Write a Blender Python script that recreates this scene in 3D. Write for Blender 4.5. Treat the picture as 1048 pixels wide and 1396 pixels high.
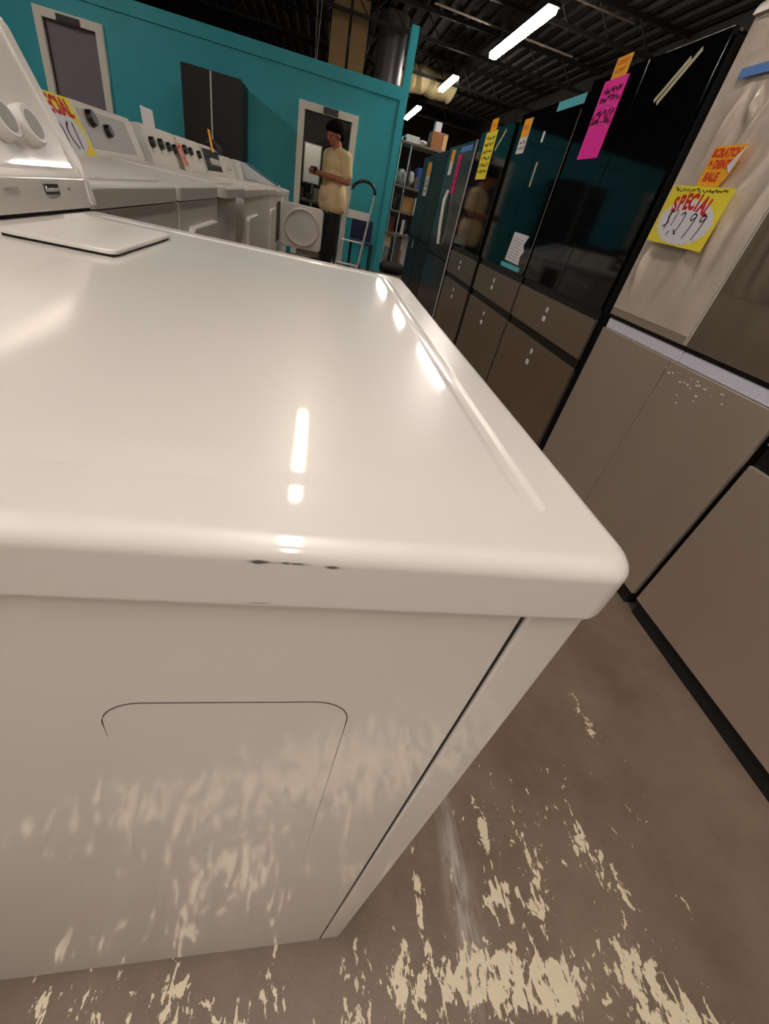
import bpy, bmesh, math, random
from mathutils import Vector, Matrix
random.seed(7)
for o in list(bpy.data.objects): bpy.data.objects.remove(o)
SC = bpy.context.scene
COL = SC.collection
PI = math.pi

# ------------------------------------------------------------------ camera
RC = ((0.9728870315867962, -0.11233878853977633, 0.20216533256082094),
      (0.09164348774463527, -0.6153151175938246, -0.7829360010163302),
      (0.21234945774556106, 0.7802354165938433, -0.5883369823389087))
CAM_LOC = (-0.14216112, -0.10146776, 1.00933478)
cd = bpy.data.cameras.new('camera'); cam = bpy.data.objects.new('camera', cd); COL.objects.link(cam)
cd.sensor_fit = 'VERTICAL'; cd.sensor_height = 36.0; cd.sensor_width = 36.0
cd.lens = 561.2064 / 1396 * 36.0
cd.clip_start = 0.01; cd.clip_end = 100
m = Matrix(((RC[0][0], -RC[1][0], -RC[2][0]), (RC[0][1], -RC[1][1], -RC[2][1]), (RC[0][2], -RC[1][2], -RC[2][2]))).to_4x4()
m.translation = CAM_LOC
cam.matrix_world = m
SC.camera = cam

# ------------------------------------------------------------------ world, exposure
wd = bpy.data.worlds.new('world'); SC.world = wd; wd.use_nodes = True
wd.node_tree.nodes['Background'].inputs[0].default_value = (1.0, 0.86, 0.72, 1)
wd.node_tree.nodes['Background'].inputs[1].default_value = 0.10
SC.view_settings.view_transform = 'Standard'; SC.view_settings.look = 'None'
SC.view_settings.exposure = -0.08; SC.view_settings.gamma = 1.0
SC.view_settings.use_curve_mapping = False
TUBE_STRENGTH = 60.0
TUBE_COLOR = (1.0, 0.90, 0.82)

# ------------------------------------------------------------------ materials
def lin(c):
    c = c / 255.0
    return c / 12.92 if c <= 0.04045 else ((c + 0.055) / 1.055) ** 2.4
def rgb(r, g, b): return (lin(r), lin(g), lin(b), 1.0)
MATS = {}
def mat(name, col, rough=0.5, metal=0.0, spec=0.5, coat=0.0, var=0.0, vscale=20.0, bump=0.0, bscale=60.0, emit=None, estr=0.0, stretch=None, croug=0.03):
    if name in MATS: return MATS[name]
    mt = bpy.data.materials.new(name); mt.use_nodes = True
    nt = mt.node_tree; b = nt.nodes['Principled BSDF']
    b.inputs['Base Color'].default_value = col
    b.inputs['Roughness'].default_value = rough
    b.inputs['Metallic'].default_value = metal
    b.inputs['Specular IOR Level'].default_value = spec
    b.inputs['Coat Weight'].default_value = coat
    b.inputs['Coat Roughness'].default_value = croug
    if emit: b.inputs['Emission Color'].default_value = emit; b.inputs['Emission Strength'].default_value = estr
    tc = nt.nodes.new('ShaderNodeTexCoord'); mp = nt.nodes.new('ShaderNodeMapping')
    nt.links.new(tc.outputs['Object'], mp.inputs[0])
    if stretch: mp.inputs['Scale'].default_value = stretch
    if var:
        n = nt.nodes.new('ShaderNodeTexNoise'); n.inputs['Scale'].default_value = vscale; n.inputs['Detail'].default_value = 5
        nt.links.new(mp.outputs[0], n.inputs['Vector'])
        mx = nt.nodes.new('ShaderNodeMix'); mx.data_type = 'RGBA'
        mx.inputs[6].default_value = tuple(x * (1 - var) for x in col[:3]) + (1,)
        mx.inputs[7].default_value = tuple(min(1, x * (1 + var)) for x in col[:3]) + (1,)
        nt.links.new(n.outputs['Fac'], mx.inputs[0]); nt.links.new(mx.outputs[2], b.inputs['Base Color'])
    if bump:
        n = nt.nodes.new('ShaderNodeTexNoise'); n.inputs['Scale'].default_value = bscale; n.inputs['Detail'].default_value = 3
        nt.links.new(mp.outputs[0], n.inputs['Vector'])
        bp = nt.nodes.new('ShaderNodeBump'); bp.inputs['Strength'].default_value = bump; bp.inputs['Distance'].default_value = 0.01
        nt.links.new(n.outputs['Fac'], bp.inputs['Height']); nt.links.new(bp.outputs[0], b.inputs['Normal'])
    MATS[name] = mt
    return mt

WHITE = mat('white_enamel', rgb(226, 221, 214), 0.32, spec=0.5, coat=0.6, croug=0.06)
WHITE2 = mat('white_enamel_plain', rgb(214, 210, 204), 0.42, spec=0.4)
WHITEP = mat('white_plastic', rgb(222, 218, 212), 0.35)
GREYP = mat('grey_plastic', rgb(150, 146, 140), 0.4)
DARKGAP = mat('dark_gap', rgb(28, 26, 25), 0.8)
BLACKP = mat('black_plastic', rgb(14, 14, 15), 0.35)
BLACKM = mat('black_matte', rgb(12, 12, 13), 0.7)
GLASSB = mat('black_glass', rgb(9, 10, 12), 0.06, spec=0.5)
STEEL = mat('brown_stainless', rgb(184, 169, 153), 0.42, metal=0.5, var=0.07, vscale=6, stretch=(1, 1, 0.3))
STEELD = mat('dark_brown_stainless', rgb(164, 147, 130), 0.28, metal=0.8, var=0.07, vscale=6, stretch=(1, 1, 0.3))
STEELR = mat('dull_filmed_stainless', rgb(132, 117, 102), 0.5, metal=0.6, var=0.3, vscale=5, bump=0.5, bscale=10)
STEELF = mat('filmed_stainless', rgb(172, 158, 143), 0.42, metal=0.5, var=0.12, vscale=7, bump=0.25, bscale=9)
FILM = mat('creased_film', rgb(214, 200, 184), 0.38, metal=0.3, spec=0.6, var=0.2, vscale=7, bump=0.8, bscale=9)
CHROME = mat('chrome', rgb(205, 208, 218), 0.12, metal=1.0)
RECESS = mat('bluish_recess_film', rgb(226, 226, 244), 0.3, metal=0.15)
ALU = mat('aluminium', rgb(214, 212, 208), 0.4, metal=0.4)
TEAL = mat('teal_paint', rgb(54, 178, 192), 0.5, var=0.13, vscale=3.0, bump=0.08, bscale=80)
CREAM = mat('cream_trim', rgb(246, 242, 230), 0.5, var=0.02)
CEIL = mat('ceiling_deck', rgb(29, 23, 19), 0.7, var=0.2, vscale=2)
JOIST = mat('joist_steel', rgb(30, 25, 22), 0.6)
CONDUIT = mat('conduit_steel', rgb(120, 105, 90), 0.5)
DARKW = mat('dark_wall', rgb(40, 35, 32), 0.8, var=0.15, vscale=2)
DIM = mat('dim_tube', (1, 1, 1, 1), 0.4, emit=(1.0, .84, .68, 1), estr=TUBE_STRENGTH * .6)
SOFT = mat('soft_tube', (1, 1, 1, 1), 0.4, emit=TUBE_COLOR + (1,), estr=TUBE_STRENGTH * .62)
BRIGHT = mat('bright_tube', (1, 1, 1, 1), 0.4, emit=TUBE_COLOR + (1,), estr=TUBE_STRENGTH * 1.5)
STRONG = mat('strong_tube', (1, 1, 1, 1), 0.4, emit=TUBE_COLOR + (1,), estr=TUBE_STRENGTH * 1.7)
TUBE = mat('lit_tube', (1, 1, 1, 1), 0.4, emit=TUBE_COLOR + (1,), estr=TUBE_STRENGTH)
YELLOW = mat('yellow_paper', rgb(240, 225, 60), 0.7, var=0.06)
ORANGE = mat('orange_paper', rgb(250, 178, 30), 0.7)
PINK = mat('neon_pink_paper', rgb(255, 36, 180), 0.7)
PAPERW = mat('white_paper', rgb(226, 226, 232), 0.75, var=0.05)
REDI = mat('red_ink', rgb(205, 25, 25), 0.7)
ORRED = mat('orange_red_ink', rgb(222, 70, 10), 0.7)
INK = mat('black_ink', rgb(30, 26, 36), 0.7)
INKP = mat('dark_pink_ink', rgb(110, 5, 60), 0.7)
BLUET = mat('blue_tape', rgb(90, 140, 215), 0.6)
TEALT = mat('teal_tape', rgb(90, 190, 205), 0.6)
TAPEB = mat('beige_tape', rgb(196, 190, 160), 0.6)
CARD = mat('cardboard', rgb(150, 100, 60), 0.8, var=0.12, vscale=9)
CARD2 = mat('pale_cardboard', rgb(205, 165, 110), 0.8, var=0.1)
SKIN = mat('skin', rgb(176, 112, 84), 0.55, var=0.05)
HAIR = mat('black_hair', rgb(12, 10, 10), 0.95, spec=0.1, bump=0.5, bscale=120)
SHIRT = mat('beige_cotton', rgb(226, 200, 152), 0.85, var=0.07, vscale=9, bump=0.25, bscale=14)
TROUS = mat('black_denim', rgb(16, 16, 20), 0.8)
NAVY = mat('navy_plastic', rgb(40, 40, 84), 0.55)

# ------------------------------------------------------------------ mesh helpers
def add_box(bm, x0, x1, y0, y1, z0, z1, bev=0.0, seg=2):
    r = bmesh.ops.create_cube(bm, size=1.0)
    vs = r['verts']
    for v in vs:
        v.co = Vector(((x0 + x1) / 2 + v.co.x * (x1 - x0), (y0 + y1) / 2 + v.co.y * (y1 - y0), (z0 + z1) / 2 + v.co.z * (z1 - z0)))
    if bev > 0:
        es = list({e for v in vs for e in v.link_edges})
        bmesh.ops.bevel(bm, geom=es, offset=min(bev, abs(x1 - x0) * .49, abs(y1 - y0) * .49, abs(z1 - z0) * .49), segments=seg, affect='EDGES', profile=0.5)
def add_tube(bm, pts, r, n=10, caps=True):
    pts = [Vector(p) for p in pts]
    rs = r if isinstance(r, (list, tuple)) else [r] * len(pts)
    rings = []
    for i, p in enumerate(pts):
        a = pts[max(i - 1, 0)]; b = pts[min(i + 1, len(pts) - 1)]
        d = (b - a).normalized()
        up = Vector((0, 0, 1)) if abs(d.z) < 0.95 else Vector((1, 0, 0))
        u = d.cross(up).normalized(); w = d.cross(u)
        rings.append([bm.verts.new(p + (u * math.cos(2 * PI * k / n) + w * math.sin(2 * PI * k / n)) * rs[i]) for k in range(n)])
    for a, b in zip(rings, rings[1:]):
        for k in range(n):
            bm.faces.new((a[k], a[(k + 1) % n], b[(k + 1) % n], b[k]))
    if caps:
        bm.faces.new(rings[0][::-1]); bm.faces.new(rings[-1])
def rrect(x0, x1, y0, y1, r, n=6):
    r = max(0.0005, min(r, (x1 - x0) / 2 - 1e-4, (y1 - y0) / 2 - 1e-4))
    out = []
    for cx, cy, a0 in ((x1 - r, y1 - r, 0), (x0 + r, y1 - r, PI / 2), (x0 + r, y0 + r, PI), (x1 - r, y0 + r, 3 * PI / 2)):
        for k in range(n + 1):
            a = a0 + PI / 2 * k / n
            out.append((cx + r * math.cos(a), cy + r * math.sin(a)))
    return out
def add_rings(bm, rings, M=None, cap0=True, cap1=True):
    """rings: (x0,x1,y0,y1,z,r) from bottom to top"""
    M = M or Matrix.Identity(4)
    prev = None; first = None
    for (x0, x1, y0, y1, z, r) in rings:
        vs = [bm.verts.new(M @ Vector((x, y, z))) for x, y in rrect(x0, x1, y0, y1, r)]
        if prev:
            n = len(vs)
            for k in range(n):
                bm.faces.new((prev[k], prev[(k + 1) % n], vs[(k + 1) % n], vs[k]))
        else: first = vs
        prev = vs
    if cap0: bm.faces.new(first[::-1])
    if cap1: bm.faces.new(prev)
def soft_slab(bm, x0, x1, y0, y1, z0, z1, r=0.02, b=0.006, M=None):
    rg = [(x0, x1, y0, y1, z0, r)]
    for k in range(0, 5):
        a = PI / 2 * k / 4
        i = b * (1 - math.cos(a)); z = z1 - b + b * math.sin(a)
        rg.append((x0 + i, x1 - i, y0 + i, y1 - i, z, r - i))
    add_rings(bm, rg, M)
def add_prism(bm, poly, d0, d1, frame):
    """poly of 2D points in the frame's x,y; extruded along frame z from d0 to d1"""
    a = [bm.verts.new(frame @ Vector((x, y, d0))) for x, y in poly]
    b = [bm.verts.new(frame @ Vector((x, y, d1))) for x, y in poly]
    n = len(a)
    for k in range(n): bm.faces.new((a[k], a[(k + 1) % n], b[(k + 1) % n], b[k]))
    bm.faces.new(a[::-1]); bm.faces.new(b)
def add_ball(bm, c, r, u=16, v=10):
    M = Matrix.Translation(c) @ Matrix.Diagonal((r[0], r[1], r[2], 1)) if isinstance(r, (tuple, list)) else Matrix.Translation(c) @ Matrix.Scale(r, 4)
    bmesh.ops.create_uvsphere(bm, u_segments=u, v_segments=v, radius=1.0, matrix=M)
def add_capsule(bm, a, b, r0, r1, n=14):
    a = Vector(a); b = Vector(b); d = b - a; L = d.length; d.normalize()
    pts = []; rs = []
    for k in range(5):
        t = -PI / 2 + PI / 2 * k / 4
        pts.append(a + d * (r0 * math.sin(t))); rs.append(max(0.0006, r0 * math.cos(t)))
    for k in range(5):
        t = PI / 2 * k / 4
        pts.append(b + d * (r1 * math.sin(t))); rs.append(max(0.0006, r1 * math.cos(t)))
    add_tube(bm, pts, rs, n)
def obj(name, bm, mt, parent=None, smooth=True, ang=35):
    bmesh.ops.recalc_face_normals(bm, faces=bm.faces)
    me = bpy.data.meshes.new(name); bm.to_mesh(me); bm.free()
    if smooth:
        me.shade_smooth()
        try: me.set_sharp_from_angle(angle=math.radians(ang))
        except Exception: pass
    me.materials.append(mt)
    o = bpy.data.objects.new(name, me); COL.objects.link(o)
    if smooth:
        wn = o.modifiers.new('weighted_normals', 'WEIGHTED_NORMAL'); wn.keep_sharp = True; wn.weight = 80
    if parent is not None:
        o.parent = parent
        o.matrix_parent_inverse = parent.matrix_world.inverted() if parent.type != 'EMPTY' else Matrix.Translation(-parent.location)
    return o
def tag(o, label, cat, group=None):
    o['label'] = label; o['category'] = cat
    if group: o['group'] = group
    return o
def thing(name, loc, label, cat, group=None):
    o = bpy.data.objects.new(name, None); COL.objects.link(o); o.location = loc; o.empty_display_size = 0.1
    return tag(o, label, cat, group)
def struct(name, bm, mt, parent=None, **k):
    o = obj(name, bm, mt, parent, **k)
    if parent is None: o['kind'] = 'structure'
    return o
def B(*a, **k):
    bm = bmesh.new(); add_box(bm, *a, **k); return bm
def frame(o, xd, yd):
    xd = Vector(xd).normalized(); yd = Vector(yd).normalized(); zd = xd.cross(yd)
    M = Matrix((xd, yd, zd)).transposed().to_4x4(); M.translation = o
    return M
def text_obj(name, s, size, fr, mt, parent, off=0.0012, sx=1.0, shear=0.0, bold=0.0):
    cu = bpy.data.curves.new(name, 'FONT'); cu.body = s; cu.size = size; cu.align_x = 'CENTER'; cu.align_y = 'CENTER'; cu.extrude = 0.0002; cu.shear = shear; cu.offset = bold
    cu.resolution_u = 3
    t = bpy.data.objects.new(name + '_c', cu); COL.objects.link(t)
    bpy.context.view_layer.update()
    me = bpy.data.meshes.new_from_object(t.evaluated_get(bpy.context.evaluated_depsgraph_get()))
    bpy.data.objects.remove(t); bpy.data.curves.remove(cu)
    me.transform(fr @ Matrix.Translation((0, 0, off)) @ Matrix.Diagonal((sx, 1, 1, 1)))
    me.materials.clear(); me.materials.append(mt); me.name = name
    o = bpy.data.objects.new(name, me); COL.objects.link(o)
    if parent is not None:
        o.parent = parent; o.matrix_parent_inverse = Matrix.Translation(-parent.location) if parent.type == 'EMPTY' else parent.matrix_world.inverted()
    return o
def strokes(name, lines, w, fr, mt, parent, off=0.0012):
    bm = bmesh.new()
    for ln in lines:
        for (a, b) in zip(ln, ln[1:]):
            a = Vector(a); b = Vector(b); d = (b - a)
            if d.length < 1e-6: continue
            d.normalize(); nrm = Vector((-d.y, d.x)) * w / 2; e = d * w * 0.3
            add_prism(bm, [(a - nrm - e)[:], (b - nrm + e)[:], (b + nrm + e)[:], (a + nrm - e)[:]], off, off + 0.0003, fr)
    return obj(name, bm, mt, parent, smooth=False)
def bezier(p0, p1, p2, n=8):
    return [((1 - t) ** 2 * p0[0] + 2 * t * (1 - t) * p1[0] + t * t * p2[0], (1 - t) ** 2 * p0[1] + 2 * t * (1 - t) * p1[1] + t * t * p2[1]) for t in [k / n for k in range(n + 1)]]
def scribble(x0, x1, y, h, n, seed):
    rr = random.Random(seed); out = []; cur = []
    for k in range(n + 1):
        x = x0 + (x1 - x0) * k / n
        if rr.random() < 0.16 and len(cur) > 2: out.append(cur); cur = []
        cur.append((x + rr.uniform(-.2, .2) * (x1 - x0) / n, y + rr.uniform(-.5, .5) * h))
    out.append(cur); return [c for c in out if len(c) > 1]

# ------------------------------------------------------------------ floor (worn painted concrete)
def floor_material():
    mt = bpy.data.materials.new('worn_concrete'); mt.use_nodes = True
    nt = mt.node_tree; N = nt.nodes; L = nt.links; b = N['Principled BSDF']
    tc = N.new('ShaderNodeTexCoord')
    def noise(scale, detail=5, rough=.55, sc=(1, 1, 1), rot=0.0, dist=0.0):
        mp = N.new('ShaderNodeMapping'); mp.inputs['Scale'].default_value = sc; mp.inputs['Rotation'].default_value = (0, 0, rot)
        L.new(tc.outputs['Object'], mp.inputs[0])
        n = N.new('ShaderNodeTexNoise'); n.inputs['Scale'].default_value = scale; n.inputs['Detail'].default_value = detail; n.inputs['Roughness'].default_value = rough; n.inputs['Distortion'].default_value = dist
        L.new(mp.outputs[0], n.inputs['Vector']); return n.outputs['Fac']
    def math_(op, a, c=None, d=None, clamp=False):
        n = N.new('ShaderNodeMath'); n.operation = op; n.use_clamp = clamp
        for i, v in enumerate((a, c, d)):
            if v is None: continue
            if isinstance(v, (int, float)): n.inputs[i].default_value = v
            else: L.new(v, n.inputs[i])
        return n.outputs[0]
    def ramp(f, lo, hi):
        n = N.new('ShaderNodeMapRange'); n.inputs[1].default_value = lo; n.inputs[2].default_value = hi; L.new(f, n.inputs[0]); return n.outputs[0]
    sp = N.new('ShaderNodeSeparateXYZ'); L.new(tc.outputs['Object'], sp.inputs[0])
    X, Y = sp.outputs[0], sp.outputs[1]
    def blob(cx, cy, sx, sy, amp):
        dx = math_('DIVIDE', math_('SUBTRACT', X, cx), sx); dy = math_('DIVIDE', math_('SUBTRACT', Y, cy), sy)
        q = math_('ADD', math_('MULTIPLY', dx, dx), math_('MULTIPLY', dy, dy))
        return math_('MULTIPLY', math_('EXPONENT', math_('MULTIPLY', q, -1.0)), amp)
    dens = None
    for args in BLOBS:
        g = blob(*args); dens = g if dens is None else math_('ADD', dens, g)
    chips = noise(56, 5, .6, (1.0, .52, 1), -.06, .7)
    fine = noise(150, 3, .6, (1, .45, 1), -.06)
    v = math_('ADD', math_('MULTIPLY', chips, .75), math_('MULTIPLY', fine, .25))
    thr = math_('SUBTRACT', 0.70, math_('MULTIPLY', math_('MINIMUM', dens, 1.3), .205))
    mask = ramp(math_('SUBTRACT', v, thr), 0.0, 0.012)
    base = N.new('ShaderNodeMix'); base.data_type = 'RGBA'
    base.inputs[6].default_value = rgb(112, 95, 79); base.inputs[7].default_value = rgb(150, 132, 114)
    L.new(ramp(noise(3.2, 8, .65), .3, .72), base.inputs[0])
    grit = N.new('ShaderNodeMix'); grit.data_type = 'RGBA'; grit.blend_type = 'MULTIPLY'; grit.inputs[0].default_value = .35
    L.new(base.outputs[2], grit.inputs[6]); L.new(noise(220, 4, .7), grit.inputs[7])
    scuff = N.new('ShaderNodeMix'); scuff.data_type = 'RGBA'; scuff.inputs[7].default_value = rgb(205, 198, 192)
    L.new(grit.outputs[2], scuff.inputs[6])
    L.new(math_('MULTIPLY', blob(.235, .06, .022, .13, .75), ramp(noise(60, 4, .6, (1, .2, 1)), .35, .6)), scuff.inputs[0])
    pt = N.new('ShaderNodeMix'); pt.data_type = 'RGBA'
    pt.inputs[7].default_value = rgb(226, 212, 184)
    L.new(scuff.outputs[2], pt.inputs[6]); L.new(mask, pt.inputs[0]); L.new(pt.outputs[2], b.inputs['Base Color'])
    b.inputs['Roughness'].default_value = .5
    bp = N.new('ShaderNodeBump'); bp.inputs['Strength'].default_value = .35; bp.inputs['Distance'].default_value = .003
    L.new(math_('ADD', mask, math_('MULTIPLY', noise(90, 5), .6)), bp.inputs['Height']); L.new(bp.outputs[0], b.inputs['Normal'])
    return mt
# worn-paint patches: (x, y, radius x, radius y, amount)
BLOBS = [(.25, -.062, .11, .042, 1.4), (.38, -.085, .07, .034, 1.3), (.10, -.05, .035, .05, .85), (.152, .04, .012, .075, .8), (.313, .14, .016, .055, .85), (.312, .03, .030, .032, .95),
         (.395, .08, .028, .05, .62), (.69, .43, .020, .07, .68), (.695, .34, .018, .05, .62), (.705, .16, .014, .03, .6), (.54, .10, .03, .06, .58), (.585, .03, .022, .05, .66),
         (.545, -.08, .055, .05, .95), (.60, -.16, .09, .06, 1.0), (.721, .0, .014, .055, .78), (.39, .006, .03, .02, .6), (.02, -.06, .03, .09, .8), (-.11, -.01, .03, .05, .75),
         (-.255, -.03, .035, .05, .85), (-.36, -.025, .05, .035, .8), (-.44, -.02, .04, .05, .75), (-.18, -.09, .12, .05, .8), (-.4, -.2, .3, .10, .85), (.0, -.26, .25, .10, .95), (.4, -.35, .4, .15, .9),
         (.45, .15, .3, .25, .47)]
struct('floor', B(-6.5, 5.2, -7, 22, -.1, 0), floor_material(), smooth=False)

# ------------------------------------------------------------------ room shell
bm = bmesh.new()
ZC = 4.0
x = -6.5; prof = []
while x < 5.2:                                                     # ribbed metal deck, ribs running down the aisle
    prof += [(x, ZC), (x + .10, ZC), (x + .125, ZC + .05), (x + .225, ZC + .05)]; x += .25
fr = Matrix(((1, 0, 0, 0), (0, 0, 1, 0), (0, 1, 0, 0), (0, 0, 0, 1)))
add_prism(bm, prof + [(5.2, ZC + .15), (-6.5, ZC + .15)], -7, 22, fr)
struct('ceiling', bm, CEIL, smooth=False)
struct('wall_right', B(5.2, 5.35, -7, 22, 0, 4.15), DARKW, smooth=False)
struct('wall_left', B(-6.65, -6.5, -7, 22, 0, 4.15), DARKW, smooth=False)
struct('wall_far', B(-6.65, 5.35, 22, 22.15, 0, 4.15), DARKW, smooth=False)
struct('wall_near', B(-6.65, 5.35, -7.15, -7, 0, 4.15), mat('pale_wall', rgb(170, 160, 148), .7), smooth=False)
for k, yy in enumerate((-1.6, 1.0, 3.6, 6.2, 8.8, 11.4, 14.0, 16.6, 19.2)):   # open web joists across the room
    bm = bmesh.new()
    add_box(bm, -6.4, 5.1, yy - .04, yy + .04, 3.93, 3.99); add_box(bm, -6.4, 5.1, yy - .03, yy + .03, 3.58, 3.63)
    xx = -6.3; s = 0
    while xx < 4.8:
        add_tube(bm, [(xx, yy, 3.61 if s else 3.95), (xx + .35, yy, 3.95 if s else 3.61)], .012, 6); xx += .35; s ^= 1
    o = struct('trim_%d' % (k + 1), bm, JOIST, smooth=False)

# teal partition with two openings
def teal_wall():
    bm = bmesh.new(); y0, y1 = 8.5, 8.64
    for (a, b, z0, z1) in ((-6.45, -3.90, 0, 2.36), (-3.90, -3.28, 2.0, 2.36), (-3.28, -.54, 0, 2.36), (-.54, .16, 1.86, 2.36), (.16, .85, 0, 2.36)):
        add_box(bm, a, b, y0, y1, z0, z1)
    return bm
struct('wall_back', teal_wall(), TEAL, smooth=False)
struct('trim_11', B(-6.45, .83, 8.475, 8.66, 2.255, 2.40), TEAL, smooth=False)                     # boxed-out top rail
struct('trim_12', B(.83, .94, 8.475, 8.66, 0, 3.03), TEAL, smooth=False)              # corner post
struct('wall_side', B(.84, .94, 8.66, 11.6, 0, 2.4), TEAL, smooth=False)
struct('wall_room', B(-6.45, .84, 11.6, 11.7, 0, 2.4), DARKW, smooth=False)
def door_frame(name, x0, x1, z1, w=.09, skip=None):
    bm = bmesh.new()
    add_box(bm, x0, x0 + w, 8.45, 8.66, 0, z1, .004); add_box(bm, x1 - w, x1, 8.45, 8.66, 0, z1, .004)
    add_box(bm, x0 + w, x1 - w, 8.45, 8.66, z1 - w, z1, .004)
    return struct(name, bm, CREAM)
dA = door_frame('door_1', -3.99, -3.19, 2.09)
struct('door_leaf', B(-3.90, -3.28, 8.53, 8.575, .01, 2.0, .003), mat('door_grey', rgb(132, 124, 134), .55, var=.06), dA)
struct('door_handle', B(-3.36, -3.31, 8.49, 8.53, .95, 1.02, .01), BLACKP, dA)
struct('door_closer', B(-3.72, -3.45, 8.425, 8.45, 2.0, 2.065, .006), BLACKP, dA)
dB = door_frame('door_2', -.63, .255, 1.95)
struct('door_closer', B(-.27, -.05, 8.425, 8.45, 1.87, 1.945, .006), BLACKP, dB)

# tall columns behind the partition
struct('trim_13', B(-.32, .02, 12.2, 12.5, 0, 4.0, .01), mat('beige_column', rgb(176, 140, 92), .6, var=.1, vscale=4))
struct('trim_14', B(.07, .40, 12.2, 12.5, 0, 4.0, .01), mat('beige_column', rgb(176, 140, 92), .6))
bm = bmesh.new(); add_tube(bm, [(.92, 12.4, 0), (.92, 12.4, 4.0)], .29, 24)
struct('trim_15', bm, mat('grey_duct', rgb(116, 112, 114), .4, metal=.5))

# ------------------------------------------------------------------ lights
def fixture(x, y0, y1, z, label, lm=None):
    t = thing('ceiling_light', (x, (y0 + y1) / 2, z), label, 'ceiling light', 'strip lights hanging from the ceiling')
    obj('diffuser', B(x - .06, x + .06, y0, y1, z, z + .055, .018, seg=3), lm or TUBE, t)
    obj('housing', B(x - .085, x + .085, y0 - .03, y1 + .03, z + .055, z + .095, .006), JOIST, t)
    for yy in (y0 + .25, y1 - .25):
        bm = bmesh.new(); add_tube(bm, [(x, yy, z + .09), (x - .06, yy, 4.0)], .004, 6); add_tube(bm, [(x, yy, z + .09), (x + .06, yy, 4.0)], .004, 6)
        obj('hanger_wire', bm, CONDUIT, t)
    return t
fixture(2.34, 7.30, 9.60, 3.22, 'longest glowing strip light in view, hanging over the refrigerator row', BRIGHT)
fixture(2.40, 12.5, 14.0, 3.42, 'glowing strip light hanging in front of the insulated duct')
fixture(2.25, 16.0, 18.4, 3.3, 'glowing strip light low beside the teal wall corner above the shelf boxes')
fixture(-.15, 3.3, 5.3, 3.3, 'warm strip light over the washer row, mirrored on the white dryer top', DIM)
fixture(-.15, -1.9, .5, 3.3, 'added strip light, out of view directly above the front white dryer')  # unseen lamp added to brighten the dryer top
fixture(-.15, -5.6, -3.2, 3.3, 'added strip light over the aisle, unseen well behind the viewer', STRONG)  # fill lamp added behind the camera, brightens the side panel
fixture(-2.9, -3.0, -.6, 3.3, 'added strip light, unseen at the left behind the viewer')  # further unseen fill lamp, added for the near surfaces
fixture(-4.8, 3.6, 6.0, 3.35, 'added strip light high at the far left, out of view above the left row')  # added out of view to lift the left of the teal wall
fixture(-.5, 10.0, 10.6, 2.30, 'added short strip light hidden in the back room behind the doorway', DIM)  # hidden lamp added so the white board comes out bright
for yy, xa, xb in ((7.55, 1.2, 3.6), (9.3, 1.2, 3.6)):
    bm = bmesh.new(); add_tube(bm, [(xa, yy, 3.50), (xb, yy + .1, 3.50)], .014, 8)
    tag(obj('conduit', bm, CONDUIT), 'thin pipe crossing above the ' + ('near' if yy < 8 else 'far') + ' end of the longest strip light', 'pipe')

# insulated duct far back
bm = bmesh.new(); pts = [(1.35 + k * .12, 14.6 + .03 * math.sin(k * 2.1), 3.62 + .03 * math.sin(k * 1.3)) for k in range(13)]
add_tube(bm, pts, [.27 + .02 * math.sin(k * 2.7) for k in range(13)], 20)
dk = tag(obj('insulated_duct', bm, mat('duct_wrap', rgb(206, 190, 140), .5, var=.2, vscale=4, bump=.9, bscale=9)), 'yellowish wrinkled insulated duct hanging beyond the teal wall', 'duct')
for xx in (1.5, 2.1, 2.7): obj('hanger_strap', B(xx - .02, xx + .02, 14.57, 14.63, 3.7, 4.02), JOIST, dk)

# ------------------------------------------------------------------ front dryer
D = thing('clothes_dryer', (-.33, .343, 0), 'white front-loading dryer nearest the viewer, its glossy top filling the lower half', 'dryer')
WHT = bpy.data.materials['white_enamel']
bm = bmesh.new()
def R_(i, z, r): return (-.66 + i, 0 - i, 0 + i, .686 - i, z, r)
rg = [R_(.004, .8825, .012), R_(.0008, .8835, .014), R_(0, .886, .015), R_(0, .9065, .015)]
for k in range(1, 7):
    a = PI / 2 * k / 6; rg.append(R_(.0085 * (1 - math.cos(a)), .9065 + .0085 * math.sin(a), .015))
def G(d, dn, z): return (-.445 + d, -.030 - d, .034 + dn, .655 - d, z, .006)
rg += [G(0, 0, .9150), G(.0012, .0002, .9146), G(.0025, .0004, .9136), G(.0040, .0007, .9132), G(.0085, .004, .9132), G(.0100, .010, .9134), G(.0113, .018, .9138), G(.014, .026, .9139)]
add_rings(bm, rg)
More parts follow.
